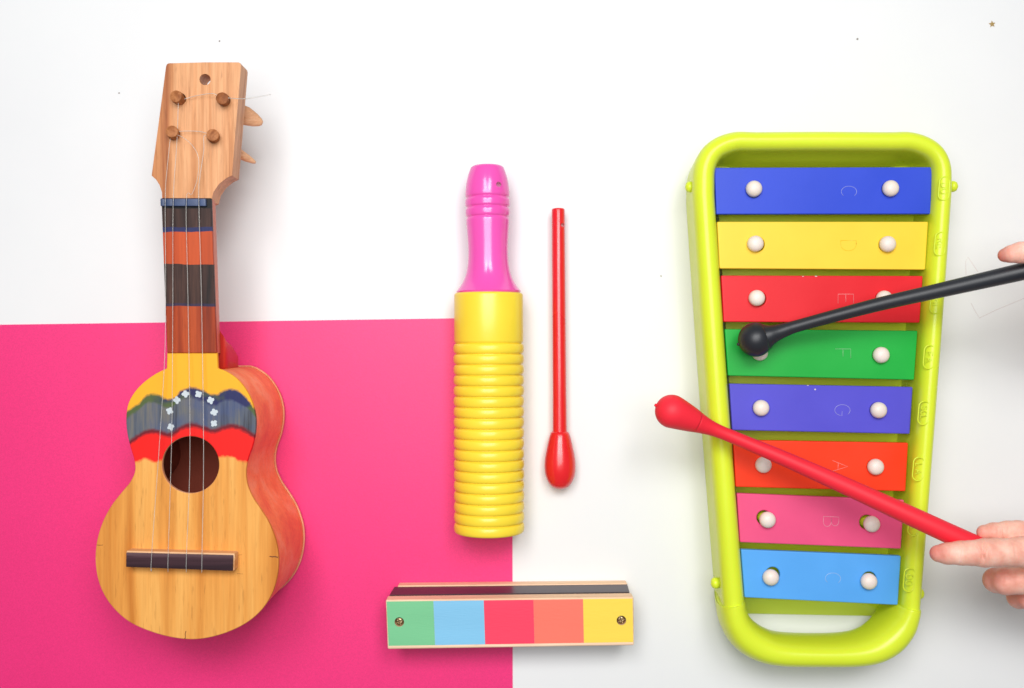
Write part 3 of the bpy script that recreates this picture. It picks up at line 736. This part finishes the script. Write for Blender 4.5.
# oval stamps with the sung note names on the right rail
for (x, y, word) in ((944.6,188.5,'DO'),(940.4,244,'RE'),(936,302,'MI'),(929.4,357,'FA'),(924,413,'SOL'),(918.6,469,'LA'),(914,524,'TI'),(909.4,580,'DO')):
    c_ = P(x, y, TZ)
    bm = bmesh.new()
    xc = c_.x
    def zf(X, Y, c_=c_):   # crest height across the rail
        return TZ - .02 - 0.9*((X-c_.x+.3*MM)/(5.6*MM))**2 * 1.5
    ang = math.radians(4.5)
    ov = []
    for (ox, oy) in [(2.7*math.cos(a_), 3.4+2.6*math.sin(a_)) for a_ in [math.pi*k/10 for k in range(11)]] + [(2.7*math.cos(a_), -3.4+2.6*math.sin(a_)) for a_ in [math.pi+math.pi*k/10 for k in range(11)]]:
        X, Y = ox*MM, oy*MM; ov.append((c_.x + X*math.cos(ang)-Y*math.sin(-ang), c_.y + X*math.sin(-ang)+Y*math.cos(ang)))
    ribbon(bm, ov, .6*MM, TZ, .11, True, zf)
    for ln_ in text_lines(word, c_, (3.4 if len(word) < 3 else 3.1)*MM, math.pi/2 + ang): ribbon(bm, ln_, .4*MM, TZ, .08, False, zf)
    from_bm('note_stamp', bm, M_LIME, frame)
# little round studs on the outside of the rails
for (x, y, z, dx) in ((689, 187, 26, -1), (953.5, 186.5, 26, 1), (714.5, 583, 26, -1), (920, 593.5, 26, 1)):
    a = P(x, y, z); 
    from_bm('side_stud', lathe_bm(a - Vector((dx*2*MM, 0, 0)), a + Vector((dx*3*MM, 0, 0)), [(0, 2.9), (2.2, 2.9), (3.2, 2.4), (3.8, 1.4), (4.0, .2)], 24), M_LIME, xy)
adopt(xy)

# ------------------------------------------------------------------ mallets
M_BLK = paint('black_rubber', lin(34,36,42), 0.42, 0.1, 0.08, 200, spec=.45)
M_RMAL = paint('red_rubber', lin(236,38,56), 0.5, 0.06, 0.12, 200, spec=.3)
bl = empty('mallet', P(757, 340, 46), 'black mallet with ball head resting on the green bar', 'mallet', 'xylophone mallets')
s0 = lambda z: 1.0
def mallet(root, mt, c, R_, d, cone, seq):
    """c: centre px,py,z of the ball, R_ its radius in px, d: unit direction of the shaft, cone: where the taper leaves the ball, seq: px, py, z, half width in px"""
    C_ = P(*c); r = PX(R_, c[2]); D = (P(*seq[-8][:3]) - C_).normalized() if False else Vector((d[0], -d[1], d[2])).normalized()
    pts, rad = [C_ - D*(r+.9*MM), C_ - D*(r+.85*MM), C_ - D*(r+.2*MM)], [1e-4, .0006, .0009]     # moulding nub at the tip
    n = 22
    for i in range(1, n+1):
        a = math.pi - (math.pi - cone)*i/n
        pts.append(C_ + D*r*math.cos(a)); rad.append(r*math.sin(a))
    k = len(pts)
    tail = [(pts[-4], rad[-4]), (pts[-1], rad[-1])] + [(P(x, y, z), PX(w_, z)) for x, y, z, w_ in seq]
    tp = smooth_line([q[0] for q in tail], 8)[8:]; tr = [q.x for q in smooth_line([(q[1], 0, 0) for q in tail], 8)[8:]]
    cutp = 12
    from_bm('mallet_head', tube_bm(pts + tp[1:cutp+1], rad + tr[1:cutp+1], 48), mt, root).data.set_sharp_from_angle(angle=math.radians(75))
    from_bm('shaft', tube_bm(tp[cutp-1:], [tr[cutp-1]*.85] + tr[cutp:], 32), mt, root).data.set_sharp_from_angle(angle=math.radians(60))
mallet(bl, M_BLK, (755.4,339.6,46.2), 17.2, (.955, -.265, .05), math.radians(54), [(771,334.9,47.6,10.0),(778,332.4,48.2,8.0),(787,329.2,49,6.8),(798,325.8,50,6.2),(830,317,54,6.3),(880,304,60,6.9),(930,292.6,66,7.4),(980,281.2,73,8.2),(1030,269.8,80,9.0),(1090,256,86,9.6),(1130,247.5,90,9.8),(1134,247,90.2,8.6)])
bl2 = empty('mallet', P(672, 411, 50), 'red mallet with round head overhanging the left rail, held by the lower hand', 'mallet', 'xylophone mallets')
mallet(bl2, M_RMAL, (671.8,411.4,56), 16.8, (.93, .36, -.04), math.radians(80), [(690,419.0,54.8,13.0),(704,425.2,54,9.0),(718,431,53.6,6.8),(740,440,54,6.7),(790,461.2,57,7.6),(850,488.0,62,8.8),(910,515.6,67.5,9.8),(950,534,70.5,10.2),(975,545,71.5,10.2),(998,554,72,10),(1001,555.2,72.2,8.6)])
adopt(bl); adopt(bl2)

# ------------------------------------------------------------------ hands (smooth union of tapered fingers, surface-netted)
def sdf_hand(chains, X, Y, Z, k=2.2):
    """coordinates in mm; chains: list of (list of (x,y,z,r), flatten); smooth minimum of rounded cones"""
    res = None
    for ch in chains:
        d_ch = None
        for (a, b_) in zip(ch, ch[1:]):
            ax, ay, az, ar = a; bx_, by, bz, br_ = b_
            dx, dy, dz = bx_-ax, by-ay, bz-az; l2 = dx*dx+dy*dy+dz*dz
            tt = np.clip(((X-ax)*dx + (Y-ay)*dy + (Z-az)*dz)/l2, 0, 1)
            tt2 = tt*tt*(3-2*tt)*.5 + tt*.5
            d = np.sqrt((X-ax-tt*dx)**2 + (Y-ay-tt*dy)**2 + (Z-az-tt*dz)**2) - (ar + (br_-ar)*tt2)
            if d_ch is None: d_ch = d
            else:
                kk = 1.2; h_ = np.clip(.5+.5*(d-d_ch)/kk, 0, 1); d_ch = d*(1-h_)+d_ch*h_ - kk*h_*(1-h_)
        if res is None: res = d_ch
        else:
            h_ = np.clip(.5+.5*(d_ch-res)/k, 0, 1); res = d_ch*(1-h_)+res*h_ - k*h_*(1-h_)
    return res
def make_hand(name, chains_px, creases, mt, tints, step=0.85, k=1.6, nail=None):
    chains = []
    for ch in chains_px:
        out_ = []
        for (x, y, z, r) in ch:
            p = P(x, y, z); out_.append((p.x/MM, p.y/MM, p.z/MM, r))
        chains.append(out_)
    allp = np.array([p for c_ in chains for p in c_])
    lo = (allp[:, :3] - allp[:, 3:4]).min(0) - 3; hi = (allp[:, :3] + allp[:, 3:4]).max(0) + 3
    hi[0] = min(hi[0], lo[0] + 150)
    ax = [np.arange(lo[i], hi[i]+step, step) for i in range(3)]
    G = np.meshgrid(*ax, indexing='ij')
    cr = []
    for (x, y, z, w, dpt, hx) in creases:
        p = P(x, y, z); cr.append((p.x/MM, p.y/MM, p.z/MM, w, dpt, hx))
    def F(X, Y, Z):
        d = sdf_hand(chains, X, Y, Z, k)
        for (cx, cy, cz, w, dpt, hx) in [(a_, b_, c_, w_*1.15, d_*1.5, h__) for a_, b_, c_, w_, d_, h__ in cr]:     # crease across the finger: shallow trench
            dist = np.abs((X-cx) - hx*(Y-cy) - .6*np.sin((Y-cy)*.9)*.3)
            near = np.exp(-((Y-cy)**2 + (Z-cz)**2)/36.0)
            d = d + dpt*np.exp(-(dist/w)**2)*near
        return d
    D = F(*G); S_ = D < 0
    nx, ny, nz_ = D.shape
    # cell vertices
    c8 = sum(S_[i:nx-1+i, j:ny-1+j, l:nz_-1+l].astype(int) for i in (0, 1) for j in (0, 1) for l in (0, 1))
    act = (c8 > 0) & (c8 < 8); idx = -np.ones(act.shape, int); ci = np.argwhere(act); idx[act] = np.arange(len(ci))
    V = np.stack([ax[0][ci[:, 0]], ax[1][ci[:, 1]], ax[2][ci[:, 2]]], 1) + step/2
    faces = []
    for axis in range(3):
        sl0 = [slice(None)]*3; sl1 = [slice(None)]*3; sl0[axis] = slice(0, -1); sl1[axis] = slice(1, None)
        ch = np.argwhere(S_[tuple(sl0)] != S_[tuple(sl1)])
        u, v_ = [(1, 2), (2, 0), (0, 1)][axis]
        ok = (ch[:, u] > 0) & (ch[:, v_] > 0) & (ch[:, u] < D.shape[u]-1) & (ch[:, v_] < D.shape[v_]-1)
        ch = ch[ok]; ins = S_[tuple(ch.T)]
        q = []
        for du, dv in ((0, 0), (-1, 0), (-1, -1), (0, -1)):
            c_ = ch.copy(); c_[:, u] += du; c_[:, v_] += dv; q.append(idx[tuple(c_.T)])
        q = np.stack(q, 1)
        q[~ins] = q[~ins][:, ::-1]; faces.append(q)
    Fc = np.concatenate(faces)
    def project(V, it=4):
        e = .05
        for _ in range(it):
            X, Y, Z = V.T; d = F(X, Y, Z)
            g = np.stack([F(X+e, Y, Z)-F(X-e, Y, Z), F(X, Y+e, Z)-F(X, Y-e, Z), F(X, Y, Z+e)-F(X, Y, Z-e)], 1)/(2*e)
            g2 = (g*g).sum(1)+1e-6; V = V - g*(np.clip(d, -1, 1)/g2)[:, None]
        return V
    V = project(V)
    me = bpy.data.meshes.new(name); me.from_pydata((V*MM).tolist(), [], Fc.tolist()); me.update()
    o = link(name, me, mt)
    s_ = o.modifiers.new('s', 'SMOOTH'); s_.factor = .5; s_.iterations = 2
    u_ = o.modifiers.new('u', 'SUBSURF'); u_.levels = 1; u_.render_levels = 1
    bake(o); me = o.data
    co = np.empty(len(me.vertices)*3); me.vertices.foreach_get('co', co); V = co.reshape(-1, 3)/MM
    V = project(V, 2); me.vertices.foreach_set('co', (V*MM).ravel())
    at = me.attributes.new('flush', 'FLOAT', 'POINT'); val = np.zeros(len(V))
    for (x, y, z, r, s__) in tints:
        p = P(x, y, z); d2 = ((V - np.array([p.x, p.y, p.z])/MM)**2).sum(1); val += s__*np.exp(-d2/(r*r))
    at.data.foreach_set('value', np.clip(val, 0, 1)); me.update(); me.shade_smooth()
    return o
m, nt, b = new_mat('skin')
v = coords(nt)
n1 = N(nt, 'ShaderNodeTexNoise', Scale=160.0, Detail=4.0); L(nt, v, n1.inputs['Vector'])
vo = N(nt, 'ShaderNodeTexVoronoi', Scale=1500.0); L(nt, v, vo.inputs['Vector'])
n2 = N(nt, 'ShaderNodeTexNoise', Scale=700.0, Detail=5.0); L(nt, coords(nt, (2.5, .7, 1)), n2.inputs['Vector'])
c = ramp(nt, n1.outputs[0], [(.3, lin(228,160,140)), (.55, lin(242,186,166)), (.75, lin(248,204,186))])
fa = N(nt, 'ShaderNodeAttribute', attribute_name='flush')
c = mix(nt, fa.outputs['Fac'], c, lin(204,92,86))
L(nt, c, b.inputs['Base Color']); setin(b, Roughness=.5, Specular_IOR_Level=.4, Subsurface_Weight=.35, Subsurface_Scale=.0022)
b.inputs['Subsurface Radius'].default_value = (1, .35, .2)
hh = math_(nt, 'ADD', math_(nt, 'MULTIPLY', vo.outputs['Distance'], .5), n2.outputs[0])
bump(nt, b, hh, .25, .0004)
M_SKIN = m
# lower hand: forefinger laid along, thumb behind the shaft, other fingers curled
low = [
 [(938.5,553.6,76.5,4.0),(947,553.6,77.5,4.9),(961,553,79,5.55),(972,553,80,5.7),(984,553,81,6.5),(996,552.6,81,6.5),(1024,552,80.5,7.0),(1060,552,79,8.0),(1085,558,77,9.5)],
 [(984.5,532.5,71.5,3.6),(994,532,71.5,4.3),(1008,531.5,71.5,4.9),(1018,531.5,71.5,5.1),(1034,533,71.5,5.9),(1062,541,71,8),(1090,556,70,10)],
 [(1040,569,48,4.6),(1015,574,46,4.9),(1000,579,50,5.4),(996,580.4,57,5.9),(1006,581.5,63,6.3),(1030,580,67,6.8),(1066,572,73,8.2),(1090,572,72,9.6)],
 [(1050,586,41,4.4),(1032,592,39,4.7),(1020,596,44,5.2),(1019,597,50,5.6),(1029,597,57,5.9),(1052,594,62,6.8),(1084,584,69,9)],
 [(1062,600,44,4.0),(1046,604,45,4.3),(1040,606,51,4.7),(1052,604,57,5.2),(1072,598,62,6.4),(1092,592,66,8.4)],
 [(1084,560,71,11),(1100,578,69,12.5),(1150,582,72,12.5),(1200,590,78,14),(1290,600,84,18)],
 [(1090,590,66,9.5),(1112,592,68,11.5),(1150,590,71,12)],
]
creases = [(951,553,84,.3,.15,.1),(1016,552,88,.35,.2,-.1),(1010,580,74,.4,.25,.1),(998,531,76,.25,.15,.1),(962,553,84,.35,.25,.05),(965,553,84,.3,.18,0),(981,549,87,.5,.45,-.35),(984.5,553,87,.45,.5,.25),(989,553,87,.5,.4,-.2),(1004,531,76,.4,.3,0),(1007,531,76,.3,.2,.1),(1002,578,73,.5,.35,.1)]
tints = [(934,554,77,5,.7),(945,548,80,4,.2),(986,553,86,5,.15),(981,531,72,5,.35),(992,580,62,9,.5),(1014,596,56,9,.55),(1040,606,52,8,.5)]
h1 = make_hand('hand', low, creases, M_SKIN, tints)
tag(h1, "child's hand pinching the end of the red mallet, forefinger stretched out", 'hand', "child's hands")
up = [
 [(1005,255.2,82,3.2),(1011,254,84,3.9),(1020,252.6,85,4.8),(1034,252,86,5.5),(1060,252,86,7.2),(1090,260,84,9.5)],   # thumb along the top
 [(1100,300,60,4.2),(1072,296,62,4.6),(1052,288,66,5),(1042,283,74,5.4),(1052,277,80,5.8),(1080,272,84,8)],
 [(1104,312,56,4.4),(1082,310,56,4.8),(1062,300,60,5.2),(1052,294,67,5.5),(1062,288,74,6),(1090,282,78,8.4)],
 [(1110,324,54,4.2),(1090,322,54,4.6),(1074,312,58,5),(1066,306,64,5.2),(1078,300,70,5.8),(1100,294,74,8.4)],
 [(1118,334,54,3.8),(1102,332,55,4.2),(1090,322,59,4.6),(1090,316,64,4.8),(1104,310,70,6.5)],
 [(1088,262,83,10),(1108,288,76,13),(1150,290,78,13),(1200,292,84,15),(1290,300,90,18)],
]
tints2 = [(1001,255,82,5,.55),(1012,262,82,5,.35),(1045,285,74,6,.4)]
h2 = make_hand('hand', up, [(1022,249,90,.4,.25,.1)], M_SKIN, tints2, step=1.0)
tag(h2, "child's thumb reaching in above the black mallet at the picture's right edge", 'hand', "child's hands")

# ------------------------------------------------------------------ small things on the table
m, nt, b = new_mat('gold_foil'); setin(b, Metallic=.9, Roughness=.4); b.inputs['Base Color'].default_value = (.50, .34, .13, 1)
c = P(992, 24.2, 0); vs = []
for k in range(10):
    a = math.pi/2 + math.pi*k/5 + .1; r_ = (1.9 if k % 2 == 0 else .85)*MM; vs.append((c.x + r_*math.cos(a), c.y + r_*math.sin(a)))
o = from_bm('star_confetti', prism(vs, .02, .3), m, smooth=False); tag(o, 'tiny gold star confetti near the top right corner of the white table', 'confetti')
bm = bmesh.new()
for ln_ in ([(966,275),(965.5,262),(968,257),(974,266),(978,272)], [(971,303),(975,311),(979.5,318),(996,310),(1026,297.5),(1060,284)]):
    ribbon(bm, [(p.x, p.y) for p in (P(x, y, 0) for x, y in ln_)], .38*MM, 0.03, .03)
o = from_bm('pencil_scribble', bm, paint('faint_pencil', lin(216,206,206), .8), smooth=False)
tag(o, 'faint pencil line scribbled on the white table under the black mallet', 'scribble')
M_CRUMB = paint('crumb', lin(140,130,120), .8)
for k, (x, y, r_) in enumerate([(119,93,.42),(219.5,41,.42),(857.5,39,.55),(661,276,.4)]):
    bm = bmesh.new(); bmesh.ops.create_icosphere(bm, subdivisions=2, radius=r_*MM)
    for v_ in bm.verts: v_.co *= random.uniform(.7, 1.2); v_.co.z *= .5
    o = from_bm('crumb', bm, M_CRUMB); o.location = P(x, y, .15)
    tag(o, 'tiny dark crumb lying on the bare white table', 'crumb', 'crumbs on the white table')

# ------------------------------------------------------------------ light, camera
w = bpy.data.worlds.new('World'); sc.world = w; w.use_nodes = True
bg = w.node_tree.nodes['Background']; bg.inputs[0].default_value = (.88, .95, 1, 1); bg.inputs[1].default_value = 0.18
def area(name, loc, size, power, col, target=(0, 0, 0)):
    l = bpy.data.lights.new(name, 'AREA'); l.shape = 'RECTANGLE'; l.size, l.size_y = size; l.energy = power; l.color = col
    o = bpy.data.objects.new(name, l); COL.objects.link(o); o.location = loc
    o.rotation_euler = (Vector(target) - Vector(loc)).to_track_quat('-Z', 'Y').to_euler(); return o
area('window_light_left', (-.36, .85, 1.75), (.42, .6), 8.0, (1, .995, .985))
area('window_light_right', (.42, .85, 1.75), (.42, .6), 8.0, (1, .995, .985))
area('overhead_fill', (-.02, .13, .72), (.5, .4), 4.3, (1, 1, 1), (0, .0, 0))  # added soft fill above the camera, so brightness falls off towards the corners

cam = bpy.data.cameras.new('Camera'); co_ = bpy.data.objects.new('Camera', cam); COL.objects.link(co_); sc.camera = co_
co_.location = (0, 0, CAM_H); cam.sensor_width = 36; cam.lens = 36*1000/1024.0; cam.clip_start = .01; cam.clip_end = 20
cam.dof.use_dof = True; cam.dof.focus_distance = CAM_H - .045; cam.dof.aperture_fstop = 7.0
sc.view_settings.view_transform = 'Standard'; sc.view_settings.look = 'None'; sc.view_settings.exposure = 0; sc.view_settings.gamma = 1
sc.render.resolution_x, sc.render.resolution_y = 1024, 688
sc.cycles.max_bounces = 8
